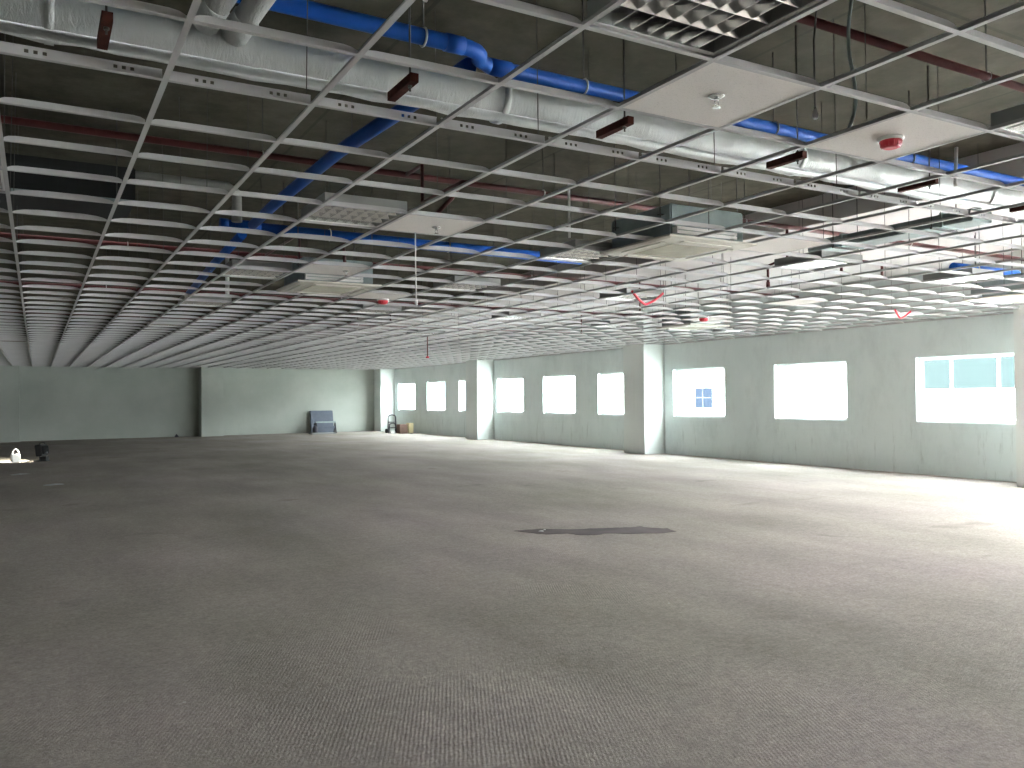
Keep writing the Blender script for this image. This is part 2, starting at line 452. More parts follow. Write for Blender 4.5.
# hanger wires up to the slab
nodes_ = []
for i in range(I0, I1 + 2):
    for j in range(J0, J1 + 1):
        if (i + 2 * (j % 2)) % 2 == 0 and j % 2 == 0 and gx(i) < WX - .2:
            p = Vector((gx(i), gy(j), ZC)); d = p - EYE
            dep = d.dot(FW)
            vis = dep > .5 and abs(d.dot(RT) / dep) < .66
            nodes_.append((0 if vis else 1, d.length, i, j))
nodes_.sort()
rest = B()
for k, (v_, dd, i, j) in enumerate(nodes_):
    x = gx(i) + random.uniform(-.02, .02); y = gy(j) + random.uniform(.03, .25)
    if j in (6, 10) and i in (3, 4): continue
    top = ZS - ZC
    if 16.2 < y < 17.05 or 25.15 < y < 26.0 or y > 34.25: top = 3.62 - ZC
    if k < 92:
        bm = B(); tube(bm, [(x, y, .03), (x + random.uniform(-.02, .02), y, top)], .0026, 5); obj('hanger_wire', bm, 'wire', grid)
    else:
        tube(rest, [(x, y, .03), (x, y, top)], .0026, 4, cap=False)
o = obj('hanger_wire', rest, 'wire', grid); o['kind'] = 'stuff'

# ------------------------------------------------------------------ troffers
def make_troffer():
    t = thing('troffer_light', 'x', 'ceiling light'); h = .292
    bm = B()
    box(bm, -h, -h, .012, -h + .018, h, .016); box(bm, h - .018, -h, .012, h, h, .016)
    box(bm, -h + .018, -h, .012, h - .018, -h + .018, .016); box(bm, -h + .018, h - .018, .012, h - .018, h, .016)
    obj('frame', bm, 'white', t)
    bm = B(); q = h - .018
    for (x0, y0, x1, y1) in ((-h, -h, -q, h), (q, -h, h, h), (-q, -h, q, -q), (-q, q, q, h)): box(bm, x0, y0, .016, x1, y1, .085)
    box(bm, -h, -h, .085, h, h, .088); obj('housing', bm, 'housing', t)
    # mirror louvre: long V blades along x, short ones across
    bm = B()
    def vblade(ax, c_, lo, hi, wt):
        # wedge, sharp edge down
        z0, z1 = .016, .058
        if ax == 0: P_ = [(lo, c_ - .002, z0), (lo, c_ + .002, z0), (lo, c_ + wt, z1), (lo, c_ - wt, z1)]; d = Vector((hi - lo, 0, 0))
        else: P_ = [(c_ - .002, lo, z0), (c_ + .002, lo, z0), (c_ + wt, lo, z1), (c_ - wt, lo, z1)]; d = Vector((0, hi - lo, 0))
        A = [bm.verts.new(p) for p in P_]; D_ = [bm.verts.new(Vector(p) + d) for p in P_]
        bm.faces.new(A); bm.faces.new(D_[::-1])
        for k in range(4): bm.faces.new((A[k], A[(k + 1) % 4], D_[(k + 1) % 4], D_[k]))
    for k in range(5): vblade(0, -q + 2 * q * k / 4, -q, q, .022 if 0 < k < 4 else .010)
    for r_ in range(4):
        for k in range(1, 7):
            lo = -q + 2 * q * r_ / 4 + .005; vblade(1, -q + 2 * q * k / 7, lo, lo + 2 * q / 4 - .01, .007)
    obj('louvre', bm, 'alu', t)
    for k in range(4):
        bm = B(); yc = -q + 2 * q * (k + .5) / 4; tube(bm, [(-q + .01, yc, .070), (q - .01, yc, .070)], .0085, 8); obj('fluorescent_tube', bm, 'tube', t)
    return t
trof = [
 (3, -1, 'large square mirror louvre light cut by the top edge of the photo, nearest of all'),
 (7, -1, 'mirror louvre light at the right photo edge beyond the nearest detector tile'),
 (-1, 5, 'mirror louvre light just peeking in at the left edge of the photo'),
 (3, 5, 'bright scalloped louvre light beside the tile with a sprinkler and over the blue pipe'),
 (7, 6, 'square louvre light touching the left corner of the largest cream air conditioner'),
 (11, 5, 'glaring white louvre light to the right of the largest cream air conditioner'),
 (15, 5, 'blown out louvre light near the window wall, just left of the farthest right air conditioner'),
 (3, 10, 'louvre light just left of the small distant cream air conditioner'),
 (7, 10, 'louvre light near the lower end of the white cord hanging from the grid'),
 (11, 10, 'louvre light above the sagging red hose in the middle of the grid'),
 (3, 15, 'small dim louvre light two bays behind the one over the blue pipe'),
 (7, 15, 'dim louvre light behind the tile with the distant red capped detector'),
 (11, 15, 'faint louvre light deep in the grid, over the left end of the window wall'),
 (15, 16, 'faint louvre light in front of the second pillar from the right'),
 (20, 16, 'louvre light close to the window wall, above the window showing a blue window opposite'),
 (3, 21, 'tiny louvre light far back on the darker left side of the grid'),
 (7, 21, 'tiny louvre light far back, left of the thin red tube hanging down'),
 (11, 21, 'tiny bright louvre light far back, directly above the thin red tube hanging down'),
 (19, 22, 'tiny gleaming louvre light in front of the pillar between the two window groups'),
 (11, 26, 'farthest tiny louvre light in the middle of the grid'),
 (-1, 30, 'distant louvre light at the left edge of the photo above the work lamp'),
 (7, 26, 'farthest tiny louvre light left of the middle of the grid')]
tproto = None
for i, j, lab in trof:
    loc = (gx(i + .5), gy(j + .5), ZC)
    if tproto is None: tproto = make_troffer(); tproto.location = loc; tproto['label'] = lab; tproto['group'] = 'louvre lights in the ceiling grid'
    else: dup(tproto, loc, lab, 'louvre lights in the ceiling grid')

# ------------------------------------------------------------------ tiles, sprinklers, detectors
def tile(i, j, lab, zt=0):
    bm = B(); h = .296
    box(bm, -h, -h, .003, h, h, .016)
    o = tag(obj('ceiling_tile', bm, 'tile'), lab, 'ceiling tile', 'tiles laid in the ceiling grid'); o.location = (gx(i + .5), gy(j + .5), ZC); return o
tile(4, 0, 'pale square ceiling tile with a small chrome sprinkler, next to the nearest louvre light')
tile(6, 0, 'pale square ceiling tile carrying the large red capped smoke detector')
tile(4, 5, 'pale ceiling tile with a sprinkler above the hanging white cord')
tile(4, 9, 'grey ceiling tile with a sprinkler, just before the small distant air conditioner')
tile(6, 12, 'small distant ceiling tile with a tiny red capped detector')
tile(16, 13, 'distant ceiling tile with a red capped detector near the window wall')
tile(20, 10, 'pale ceiling tile lying near the window wall above the middle window')
tile(9, 4, 'pale ceiling tile right beside the largest cream air conditioner')
tile(15, 9, 'distant pale ceiling tile in front of the window wall, with no fitting')

def sprinkler(i, j, lab, dx=0):
    t = thing('ceiling_sprinkler', lab, 'sprinkler', (gx(i), gy(j), ZC + .003), 0, 'ceiling sprinklers')
    bm = B(); lathe(bm, [(.036, 0), (.034, -.004), (.022, -.010), (.012, -.012)], seg=20); obj('escutcheon', bm, 'chrome', t)
    bm = B()
    lathe(bm, [(.010, -.012), (.010, -.022), (.006, -.024)], seg=12)
    tube(bm, [(-.008, 0, -.022), (-.012, 0, -.034), (-.003, 0, -.048)], .0022, 6); tube(bm, [(.008, 0, -.022), (.012, 0, -.034), (.003, 0, -.048)], .0022, 6)
    obj('body', bm, 'chrome', t)
    bm = B(); lathe(bm, [(.004, -.046), (.017, -.049), (.017, -.051), (.004, -.052)], seg=14); obj('deflector', bm, 'chrome', t)
    return t
sprinkler(4.47, .47, 'small chrome sprinkler head under the nearest pale tile')
sprinkler(4.6, 5.55, 'dark small sprinkler head under the tile above the hanging white cord')
sprinkler(4.75, 9.5, 'tiny sprinkler head under the grey tile before the small distant air conditioner')

def detector(i, j, lab, s=1.0):
    t = thing('smoke_detector', lab, 'smoke detector', (gx(i), gy(j), ZC + .003), 0, 'smoke detectors in red dust caps'); t.scale = (s, s, s)
    bm = B(); lathe(bm, [(.062, 0), (.062, -.012), (.056, -.016)], seg=28); obj('base', bm, 'white', t)
    bm = B(); prof = [(.052, -.016), (.050, -.030), (.044, -.048), (.030, -.054)]
    lathe(bm, prof, seg=28)
    for k in range(14):
        a = 2 * math.pi * k / 14; tube(bm, [(.051 * math.cos(a), .051 * math.sin(a), -.018), (.045 * math.cos(a), .045 * math.sin(a), -.047)], .0035, 5)
    obj('dust_cap', bm, 'brightred', t)
    bm = B(); box(bm, .045, -.01, -.03, .066, .01, -.001); obj('indicator_tab', bm, 'white', t)
detector(6.45, .5, 'white smoke detector in a bright red dust cap under the nearest pale tile')
detector(6.72, 12.95, 'tiny red capped smoke detector left of the middle of the grid', 1.25)
detector(16.0, 13.1, 'tiny red capped smoke detector above the windows, near the window wall', 1.35)

# ------------------------------------------------------------------ cassette air conditioners
def make_cassette():
    t = thing('cassette_air_conditioner', 'x', 'air conditioner'); P_, Q = .475, .40
    bm = B(); box(bm, -Q, -Q, .012, Q, Q, .27, bevel=.012); bo = obj('body', bm, 'galv', t)
    for sx_ in (-1, 1):
        for sy in (-1, 1):
            bm = B(); box(bm, sx_ * Q - .02 + sx_ * .02, sy * .30 - .02, .19, sx_ * Q + .02 + sx_ * .02, sy * .30 + .02, .195)
            tube(bm, [(sx_ * (Q + .025), sy * .30, .17), (sx_ * (Q + .025), sy * .30, ZS - ZC)], .005, 6); obj('hanger_rod', bm, 'rod', t)
    # panel: frame ring with sloping inner border
    bm = B(); g1, g2 = .34, .235
    def ring(a_, za, b_, zb):
        A = [bm.verts.new((sx_ * a_, sy * a_, za)) for sx_, sy in ((-1, -1), (1, -1), (1, 1), (-1, 1))]
        D_ = [bm.verts.new((sx_ * b_, sy * b_, zb)) for sx_, sy in ((-1, -1), (1, -1), (1, 1), (-1, 1))]
        for k in range(4): bm.faces.new((A[k], A[(k + 1) % 4], D_[(k + 1) % 4], D_[k]))
        return A, D_
    ring(P_, .004, P_, -.012); ring(P_, -.012, P_ - .03, -.022); ring(P_ - .03, -.022, .40, -.022)
    # corner blocks between the outlets and inner collar
    for sx_ in (-1, 1):
        for sy in (-1, 1):
            xs = sorted((sx_ * .28, sx_ * .40)); ys = sorted((sy * .28, sy * .40)); box(bm, xs[0], ys[0], -.022, xs[1], ys[1], .002)
    ring(.335, -.020, .27, -.026); ring(.335, .0, .335, -.020); ring(P_, .004, .25, .004)
    bmesh.ops.remove_doubles(bm, verts=bm.verts, dist=1e-6)
    obj('panel', bm, 'beige', t)
    bm = B(); box(bm, -.27, -.27, -.026, .27, .27, -.012)
    for k in range(-11, 12): box(bm, -.262, k * .023 - .004, -.029, .262, k * .023 + .004, -.026)
    obj('intake_grille', bm, 'grille', t)
    for k in range(4):
        bm = B(); box(bm, -.26, -.396, -.022, .26, -.342, -.014, Matrix.Rotation(k * math.pi / 2, 4, 'Z') @ Matrix.Rotation(.02, 4, 'X')); obj('air_flap', bm, 'beige', t)
    bm = B(); box(bm, -.39, -.462, .018, .26, -.452, .045); box(bm, -.39, -.462, .052, .26, -.452, .075); box(bm, -.385, -.452, .018, -.37, -.40, .075); box(bm, .24, -.452, .018, .255, -.40, .075)
    obj('side_bracket', bm, 'white', t)
    return t
labs = ['largest cream four way cassette air conditioner, set in the grid right of the middle',
        'small distant cream cassette air conditioner left of the middle of the grid',
        'pale cassette air conditioner at the right edge of the photo near the window wall',
        'flat distant cassette air conditioner above the window pillar']
cp = None
for (ci, cj), lab in zip(cassettes, labs):
    loc = (gx(ci), gy(cj), ZC - .002)
    if cp is None: cp = make_cassette(); cp.location = loc; cp['label'] = lab; cp['group'] = 'cassette air conditioners'
    else: dup(cp, loc, lab, 'cassette air conditioners')

# ------------------------------------------------------------------ services above the grid
def pipe(name, lab, cat, pts, r, mat, rods=(), couplings=(), group=None, rodtop=ZS):
    t = thing(name, lab, cat, pts[0], 0, group); o0 = Vector(pts[0])
    bm = B(); tube(bm, [Vector(p) - o0 for p in pts], r, 18); obj('pipe_run', bm, mat, t)
    for p in couplings:
        (a_, b_) = p; a_ = Vector(a_) - o0; b_ = Vector(b_) - o0
        bm = B(); tube(bm, [a_, b_], r * 1.12, 18); obj('coupling', bm, mat, t)
    for (x, y, z) in rods:
        bm = B(); v = Vector((x, y, z)) - o0
        tube(bm, [v + Vector((0, 0, r)), (v.x, v.y, rodtop - o0.z)], .005, 6); ro = obj('hanger_rod', bm, 'rod', t)
        bm = B(); tube(bm, [v + Vector((0, math.cos(a) * (r + .004), math.sin(a) * (r + .004))) for a in [2 * math.pi * k / 20 for k in range(20)]], .006, 6, closed=True)
        obj('pipe_clip', bm, 'white', ro)
    return t
def arc(p0, pc, p1, n=6):
    p0, pc, p1 = map(Vector, (p0, pc, p1))
    return [(p0 * (1 - s) + pc * s) * (1 - s) + (pc * (1 - s) + p1 * s) * s for s in [k / n for k in range(n + 1)]]

# insulated main, wrinkled foil with a lagged lower seam
ip = thing('insulated_pipe', 'wide silver lagged pipe running across the whole top of the photo', 'insulated pipe', (0, 4.33, 3.20))
bm = B(); pts = []; rs = []
x = -7.5
while x < WX:
    pts.append((x, random.uniform(-.006, .006), random.uniform(-.006, .006))); rs.append(.122 + random.uniform(-.006, .007)); x += .16
tube(bm, pts, rs, 20); obj('lagging', bm, 'foil', ip)
bm = B(); tube(bm, [(-7.5, -.06, -.115), (WX, -.06, -.115)], .028, 8); obj('condensate_line', bm, 'foil', ip)
for x_ in (-2.2, .05, 2.4, 4.9, 7.3, 9.8):
    bm = B(); tube(bm, [(x_ - .02, 0, 0), (x_ + .02, 0, 0)], .131, 20); obj('tape_band', bm, 'foil', ip)
# two lagged branches dropping into it
for k, (p0, p1, lab) in enumerate([((.84, 4.22, 3.22), (1.22, 3.1, 3.74), 'right one of two short lagged branch pipes joining the wide silver pipe'),
                                   ((.70, 4.20, 3.24), (1.06, 3.1, 3.76), 'left one of two short lagged branch pipes joining the wide silver pipe')]):
    t = thing('insulated_branch_pipe', lab, 'insulated pipe', p0); o0 = Vector(p0); bm = B(); n = 12
    tube(bm, [(Vector(p1) - o0) * (s / n) + Vector((0, 0, .0)) for s in range(n + 1)], [.060 + random.uniform(-.003, .003) for _ in range(n + 1)], 16); obj('lagging', bm, 'foil', t)
    bm = B(); d_ = (Vector(p1) - o0).normalized(); tube(bm, [d_ * .02, d_ * .14], .067, 16); obj('joint_wrap', bm, 'foil', t)

# steel channel brackets on single rods
chl = ['channel bracket nearest the left edge, hanging just before the silver pipe',
       'second red brown channel bracket from the left under the silver pipe',
       'red brown channel bracket left of the nearest pale tile, third in its row',
       'red brown channel bracket between the two nearest tiles, fourth in its row',
       'red brown channel bracket below the large red capped detector, fifth in its row',
       'red brown channel bracket farthest right under the silver pipe']
bp_ = None
for k, x_ in enumerate([.26, 1.66, 3.03, 4.50, 5.95, 7.5]):
    loc = (x_, 4.03, 3.03)
    if bp_ is None:
        bp_ = thing('channel_bracket', chl[0], 'pipe bracket', loc, 0, 'brackets under the silver pipe')
        bm = B(); box(bm, -.022, -.16, 0, .022, .16, .004); box(bm, -.022, -.16, .004, -.018, .16, .045); box(bm, .018, -.16, .004, .022, .16, .045)
        box(bm, -.018, -.16, .004, .018, -.155, .045)
        obj('channel', bm, 'rust', bp_)
        bm = B(); tube(bm, [(0, -.10, -.03), (0, -.10, ZS - 3.03)], .0055, 6); obj('threaded_rod', bm, 'rod', bp_)
        bm = B(); lathe(bm, [(.012, -.012), (.012, 0)], (0, -.10, 0), 6); lathe(bm, [(.012, .046), (.012, .056)], (0, -.10, 0), 6); obj('nut', bm, 'rod', bp_)
    else: dup(bp_, loc, chl[k])

# blue drains
zb = 3.385
pipe('drain_pipe', 'bright blue drain pipe along the top with a step where the branch joins', 'drain pipe',
     [(-6, 4.10, zb + .03), (.9, 4.14, zb + .02), (2.02, 4.12, zb)] + arc((2.02, 4.12, zb), (2.2, 4.12, zb), (2.22, 4.24, zb), 4)[1:] + [(2.32, 4.30, zb), (9.5, 4.36, zb)],
     .044, 'blue', rods=[(-1.2, 4.12, zb), (1.82, 4.12, zb), (3.0, 4.306, zb), (4.7, 4.32, zb), (6.3, 4.333, zb)],
     couplings=[((1.95, 4.12, zb), (2.06, 4.12, zb)), ((2.32, 4.30, zb), (2.46, 4.30, zb))])
pipe('drain_branch_pipe', 'blue drain branch slanting back behind the silver pipe to the second blue pipe', 'drain pipe',
     [(2.22, 4.36, zb + .005), (2.16, 4.8, zb - .02), (2.03, 6.2, 3.34), (1.98, 8.0, 3.30), (1.99, 9.0, 3.28)], .05, 'blue', rods=[(2.06, 6.0, 3.34)])
pipe('drain_pipe', 'second blue drain pipe further back, passing above the tile with the hanging cord', 'drain pipe',
     [(1.75, 9.22, 3.30), (6.4, 9.30, 3.28)], .062, 'blue', rods=[(2.9, 9.24, 3.3), (4.4, 9.26, 3.29)],
     couplings=[((1.85, 9.22, 3.3), (2.12, 9.22, 3.3)), ((1.7, 9.22, 3.3), (1.78, 9.22, 3.3))])
pipe('drain_pipe', 'faint blue drain pipe going on to the back from the pipe elbow', 'drain pipe',
     [(1.98, 9.45, 3.26), (2.0, 11.2, 3.2), (2.1, 14, 3.12)], .05, 'blue', rods=[(2.0, 11.5, 3.2)])
pipe('drain_pipe', 'short blue pipe near the window wall at the right edge of the photo', 'drain pipe',
     [(10.7, 6.75, 3.13), (12.2, 6.75, 3.13)], .06, 'blue', rods=[(11.2, 6.75, 3.13)])
pipe('vent_pipe', 'white vertical pipe stub standing on the blue pipe elbow', 'drain pipe', [(1.85, 9.1, 3.32), (1.85, 9.1, 3.62), (1.75, 9.1, 3.68), (-3, 9.1, 3.70)], .055, 'housing')
pipe('vent_pipe', 'thin pale pipe dropping towards the grid behind the blue elbow', 'drain pipe', [(2.5, 13.0, 3.6), (2.5, 13.0, 2.95)], .03, 'white', rods=[])

# black lagged duct on the left
t = thing('lagged_duct', 'black lagged duct above the left part of the grid', 'air duct', (-2.5, 8.35, 3.16))
bm = B(); box(bm, -4.5, -.45, 0, 3.25, .45, .30, bevel=.01); obj('duct_body', bm, 'black', t)
bm = B(); box(bm, -4.5, -.52, -.03, 3.3, -.47, .0); obj('edge_angle', bm, 'galv', t)
for x_ in (0, 1.6, 3.1):
    bm = B(); tube(bm, [(x_, -.49, -.03), (x_, -.49, ZS - 3.16)], .005, 6); obj('hanger_rod', bm, 'rod', t)
# sheet metal duct on the right, running away towards the far wall
t = thing('sheet_metal_duct', 'grey sheet metal duct high on the right above the grid', 'air duct', (8.1, 4.8, 3.12))
bm = B(); box(bm, -.17, 0, 0, .17, 2.0, .12, bevel=.008); obj('duct_body', bm, 'galv', t)
for y_ in (.3, 1.5):
    bm = B(); box(bm, -.19, y_, -.015, .19, y_ + .03, .135); obj('flange', bm, 'galv', t)
    bm = B(); tube(bm, [(-.21, y_ + .1, 0), (-.21, y_ + .1, ZS - 3.12)], .005, 6); tube(bm, [(.21, y_ + .1, 0), (.21, y_ + .1, ZS - 3.12)], .005, 6)
    box(bm, -.22, y_ + .09, -.02, .22, y_ + .11, 0); obj('trapeze_hanger', bm, 'rod', t)

# red sprinkler mains and drops
def redpipe(lab, pts, r, rods, branches=()):
    t = pipe('sprinkler_pipe', lab, 'sprinkler pipe', pts, r, 'red', rods, group='red sprinkler pipes')
    o0 = Vector(pts[0])
    for br in branches:
        bm = B(); tube(bm, [Vector(p) - o0 for p in br], .017, 10); obj('drop_pipe', bm, 'red', t)
        bm = B(); e = Vector(br[-1]) - o0; tube(bm, [e, e + Vector((0, 0, -.06))], .024, 10); obj('drop_fitting', bm, 'red', t)
    return t
redpipe('long dark red sprinkler main crossing under the blue branch pipe', [(-6, 6.75, 3.42), (3, 6.88, 3.42), (WX - .3, 6.9, 3.40)], .028,
        [(-1, 6.8, 3.42), (1.6, 6.86, 3.42), (4.3, 6.88, 3.42), (7, 6.88, 3.41), (10, 6.9, 3.41)],
        [[(2.86, 6.88, 3.42), (2.86, 6.52, 3.42), (2.86, 6.52, 3.1), (2.86, 6.1, 3.1), (2.86, 5.75, 3.1), (2.75, 5.72, 2.95), (2.6, 5.7, 2.80)],
         [(7.7, 6.9, 3.4), (7.7, 6.9, 3.05), (7.7, 7.2, 3.0), (7.7, 7.2, 2.80)]])
redpipe('dark red sprinkler pipe at the top right, behind the nearest louvre light', [(2.0, 3.02, 3.42), (WX - .3, 3.06, 3.42)], .025, [(3.4, 3.04, 3.42), (5.2, 3.04, 3.42), (7.6, 3.04, 3.42)])
redpipe('dark red sprinkler pipe passing behind the second blue drain pipe', [(-6, 11.4, 3.40), (WX - .3, 11.7, 3.40)], .03, [(1, 11.5, 3.4), (4, 11.6, 3.4), (7, 11.6, 3.4), (10, 11.65, 3.4)],
        [[(2.72, 11.5, 3.4), (2.72, 9.85, 3.4), (2.72, 9.85, 3.0), (2.72, 8.2, 3.0), (2.7, 8.1, 2.8)], [(9.0, 11.65, 3.4), (9.0, 11.3, 3.4), (9.0, 11.3, 2.85)]])
redpipe('dark red sprinkler pipe in the hazy middle distance above the grid', [(-6, 15.2, 3.3), (WX - .3, 15.3, 3.3)], .03, [(1, 15.2, 3.3), (5, 15.2, 3.3), (9, 15.3, 3.3)],
        [[(6, 15.25, 3.3), (6, 15.25, 2.9)], [(10.5, 15.25, 3.3), (10.5, 15.25, 2.85)]])
redpipe('farthest dark red sprinkler pipe running across behind the others', [(-6, 20.0, 3.3), (WX - .3, 20.0, 3.3)], .03, [(2, 20, 3.3), (7, 20, 3.3)])
pipe('sprinkler_loop', 'red raised pipe loop near the window wall on the right', 'sprinkler pipe',
     [(8.9, 7.1, 2.95), (8.9, 7.1, 3.16), (9.7, 7.1, 3.16), (9.7, 7.1, 2.95)], .02, 'red')
def hose(lab, c_, w_, drop):
    t = tag(obj('sprinkler_hose', (lambda bm: (tube(bm, [Vector((s * w_ / 2, (1 - abs(s)) * .05, -drop * (1 - abs(s) ** 1.4))) for s in [k / 8 - 1 for k in range(17)]], .016, 8), bm)[1])(B()), 'brightred'), lab, 'hose')
    t.location = c_; return t
hose('bright red hose sagging in a shallow curve from the middle of the grid', (gx(11.4), gy(9.8), ZC + .03), .50, .15)
hose('short red hose sagging from the grid in front of the window wall', (gx(19.7), gy(9.7), ZC + .02), .40, .12)

# hanging cord and hanging tube
t = thing('dangling_cable', 'thin white cord with a plug hanging straight down from the grid', 'cable', (2.553, 5.96, ZC))
bm = B(); tube(bm, [(0, 0, .01), (0, 0, -.2), (.004, 0, -.52)], .0055, 8); obj('cord', bm, 'white', t)
bm = B(); tube(bm, [(.004, 0, -.52), (.004, 0, -.56)], .011, 10); obj('plug', bm, 'white', t)
t = thing('hanging_tube', 'thin dark red tube hanging down from the far grid, above the end windows', 'tube', (gx(12), gy(22.5), ZC))
bm = B(); tube(bm, [(0, 0, .0), (0, 0, -.42)], .011, 8); obj('tube_drop', bm, 'red', t)
bm = B(); lathe(bm, [(.02, -.41), (.035, -.43), (.035, -.45)], seg=14); obj('end_cap', bm, 'brightred', t)

# flexible conduits and loose cables near the two nearest tiles
t = thing('flexible_conduit', 'pale curved conduit poking down beside the red capped tile', 'conduit', (3.53, 2.75, 2.76))
bm = B(); tube(bm, [(.22, .05, ZS - 2.76)] + arc((.16, .03, .95), (-.06, 0, .50), (.02, 0, .30), 8) + arc((.03, 0, .26), (.075, 0, .12), (0, .01, .0), 8), .009, 8); obj('conduit', bm, 'galv', t)
t = thing('loose_cable', 'dark loose cable dangling from the soffit between the two nearest tiles', 'cable', (3.36, 2.82, 2.8))
bm = B(); tube(bm, [(0, 0, .05), (.02, .02, .4), (.09, .02, .9), (.05, .03, ZS - 2.8)], .005, 6); tube(bm, [(.09, .02, .9), (.25, .05, .95), (.42, 0, ZS - 2.8)], .005, 6)
obj('cable', bm, 'wire', t)
bm = B(); lathe(bm, [(.010, .0), (.015, .012), (.012, .03), (.005, .05)], seg=12); obj('socket_end', bm, 'white', t)
t = thing('capped_rod', 'white plastic stub hanging over the blue pipe near its step', 'rod', (1.80, 4.05, 3.55))
bm = B(); tube(bm, [(0, 0, 0), (.03, 0, .10)], .014, 10); obj('stub', bm, 'white', t)
bm = B(); tube(bm, [(.03, 0, .10), (.03, 0, ZS - 3.55)], .004, 6); obj('rod', bm, 'rod', t)
t = tag(obj('white_strut', (lambda bm: (tube(bm, [(0, 0, 0), (.10, .05, .30)], .012, 8), bm)[1])(B()), 'white'), 'short white slanting strut on the far right near the silver pipe', 'strut'); t.location = (5.75, 3.6, 2.93)
t = tag(obj('drop_rod', (lambda bm: (tube(bm, [(0, 0, 0), (0, 0, .48)], .011, 8), bm)[1])(B()), 'white'), 'white vertical rod above the louvre light by the largest air conditioner', 'rod'); t.location = (3.98, 5.95, 2.80)

# ------------------------------------------------------------------ floor things
pud = [(4.45, 7.76), (4.73, 7.72), (4.98, 7.51), (5.28, 7.41), (5.43, 7.36), (5.62, 7.27), (5.76, 7.28), (5.79, 7.13), (5.91, 7.0), (5.86, 6.8), (5.63, 6.81), (5.36, 6.94), (5.18, 7.1), (5.02, 7.08), (4.88, 7.15), (4.83, 7.32), (4.63, 7.38), (4.5, 7.59)]
cx_, cy_ = 5.2, 7.25
fine = []
for k in range(len(pud)):
    a_, b_ = Vector(pud[k]), Vector(pud[(k + 1) % len(pud)])
    for s in range(4): fine.append(a_.lerp(b_, s / 4) + Vector((random.uniform(-.012, .012), random.uniform(-.012, .012))))
bm = B(); T_ = [bm.verts.new((p.x - cx_, p.y - cy_, .004)) for p in fine]; L_ = [bm.verts.new((cx_ * 0 + (p.x - cx_) * 1.01, (p.y - cy_) * 1.01, 0.0005)) for p in fine]
f = bm.faces.new(T_)
for k in range(len(fine)): bm.faces.new((T_[k], T_[(k + 1) % len(fine)], L_[(k + 1) % len(fine)], L_[k]))
bmesh.ops.triangulate(bm, faces=[f])
o = tag(obj('water_puddle', bm, 'puddle'), 'long thin dark wet patch on the concrete floor in the middle', 'puddle'); o.location = (cx_, cy_, 0)
def scrap(x, y, s, lab, mat='paper', name='paper_scrap', cat='litter'):
    bm = B(); n = 9
    ring = [bm.verts.new((s * random.uniform(.6, 1.1) * math.cos(2 * math.pi * k / n), s * random.uniform(.5, .9) * math.sin(2 * math.pi * k / n), random.uniform(.001, s * .06))) for k in range(n)]
    c_ = bm.verts.new((0, 0, s * (.12 if s > .15 else .35))); b0 = bm.verts.new((0, 0, 0))
    for k in range(n): bm.faces.new((ring[k], ring[(k + 1) % n], c_)); bm.faces.new((ring[(k + 1) % n], ring[k], b0))
    o = tag(obj(name, bm, mat), lab, cat); o.location = (x, y, .001); return o
scrap(4.66, 7.56, .035, 'white crumpled paper scrap at the left end of the wet patch').location.z = .006
scrap(4.74, 7.62, .02, 'tiny white paper crumb beside the scrap on the wet patch').location.z = .006
scrap(.28, 16.3, .20, 'pale spill of plaster on the dark floor at the left', 'plaster', 'plaster_spill', 'spill')
scrap(-.28, 19.0, .22, 'small pale spill of plaster nearer the work lamp', 'plaster', 'plaster_spill', 'spill')
scrap(4.74, 34.7, .12, 'small dark lump on the floor against the far wall', 'darkmetal', 'rubble_lump', 'debris').scale = (1, 1, 3.2)
scrap(13.05, 31.0, .10, 'small dark lump of rubble on the floor under the far windows', 'darkmetal', 'rubble_lump', 'debris')

# white jerrycan in the beam of the work lamp
t = thing('water_can', 'small white can with an arched handle lit on the floor at the left edge', 'can', (-.43, 22.98, 0), .3); t.scale = (.85, .85, .9)
bm = B(); box(bm, -.11, -.07, 0, .11, .07, .22, bevel=.02); obj('body', bm, 'white', t)
bm = B(); tube(bm, [(-.08, 0, .20), (-.075, 0, .28), (-.035, 0, .335), (.0, 0, .345), (.035, 0, .335), (.075, 0, .28), (.08, 0, .20)], .017, 8); obj('handle', bm, 'white', t)
bm = B(); lathe(bm, [(.025, .215), (.025, .25), (.02, .255)], (.0, 0, 0), 12); obj('cap', bm, 'darkmetal', t)
# floodlight
t = thing('work_floodlight', 'black portable floodlight on the floor shining to the left', 'work light', (.12, 23.0, 0), -.42); t.scale = (.88, .88, .88)
bm = B(); box(bm, -.16, -.12, 0, .16, -.09, .03); box(bm, -.16, .09, 0, .16, .12, .03); box(bm, -.16, -.09, 0, -.13, .09, .03); box(bm, .13, -.09, 0, .16, .09, .03)
tube(bm, [(-.02, -.105, .03), (-.02, -.105, .24)], .012, 8); tube(bm, [(-.02, .105, .03), (-.02, .105, .24)], .012, 8); obj('stand', bm, 'black', t)
hm = Matrix.Translation((0, 0, .30)) @ Matrix.Rotation(-.12, 4, 'Y')
bm = B(); box(bm, -.10, -.19, -.16, .06, .19, .16, hm, bevel=.015)
for k in range(-5, 6): box(bm, .06, k * .028 - .004, -.11, .11, k * .028 + .004, .11, hm)
hd = obj('lamp_head', bm, 'black', t)
bm = B(); box(bm, -.108, -.15, -.12, -.1015, .15, .12, hm); obj('lens', bm, 'lamp', hd)
bm = B(); box(bm, -.02, -.09, .03, .14, .09, .13, bevel=.01); obj('ballast_box', bm, 'black', t)
bm = B(); tube(bm, [(.0, -.17, .43), (.0, -.12, .50), (0, .12, .50), (0, .17, .43)], .012, 8); obj('handle', bm, 'black', hd)
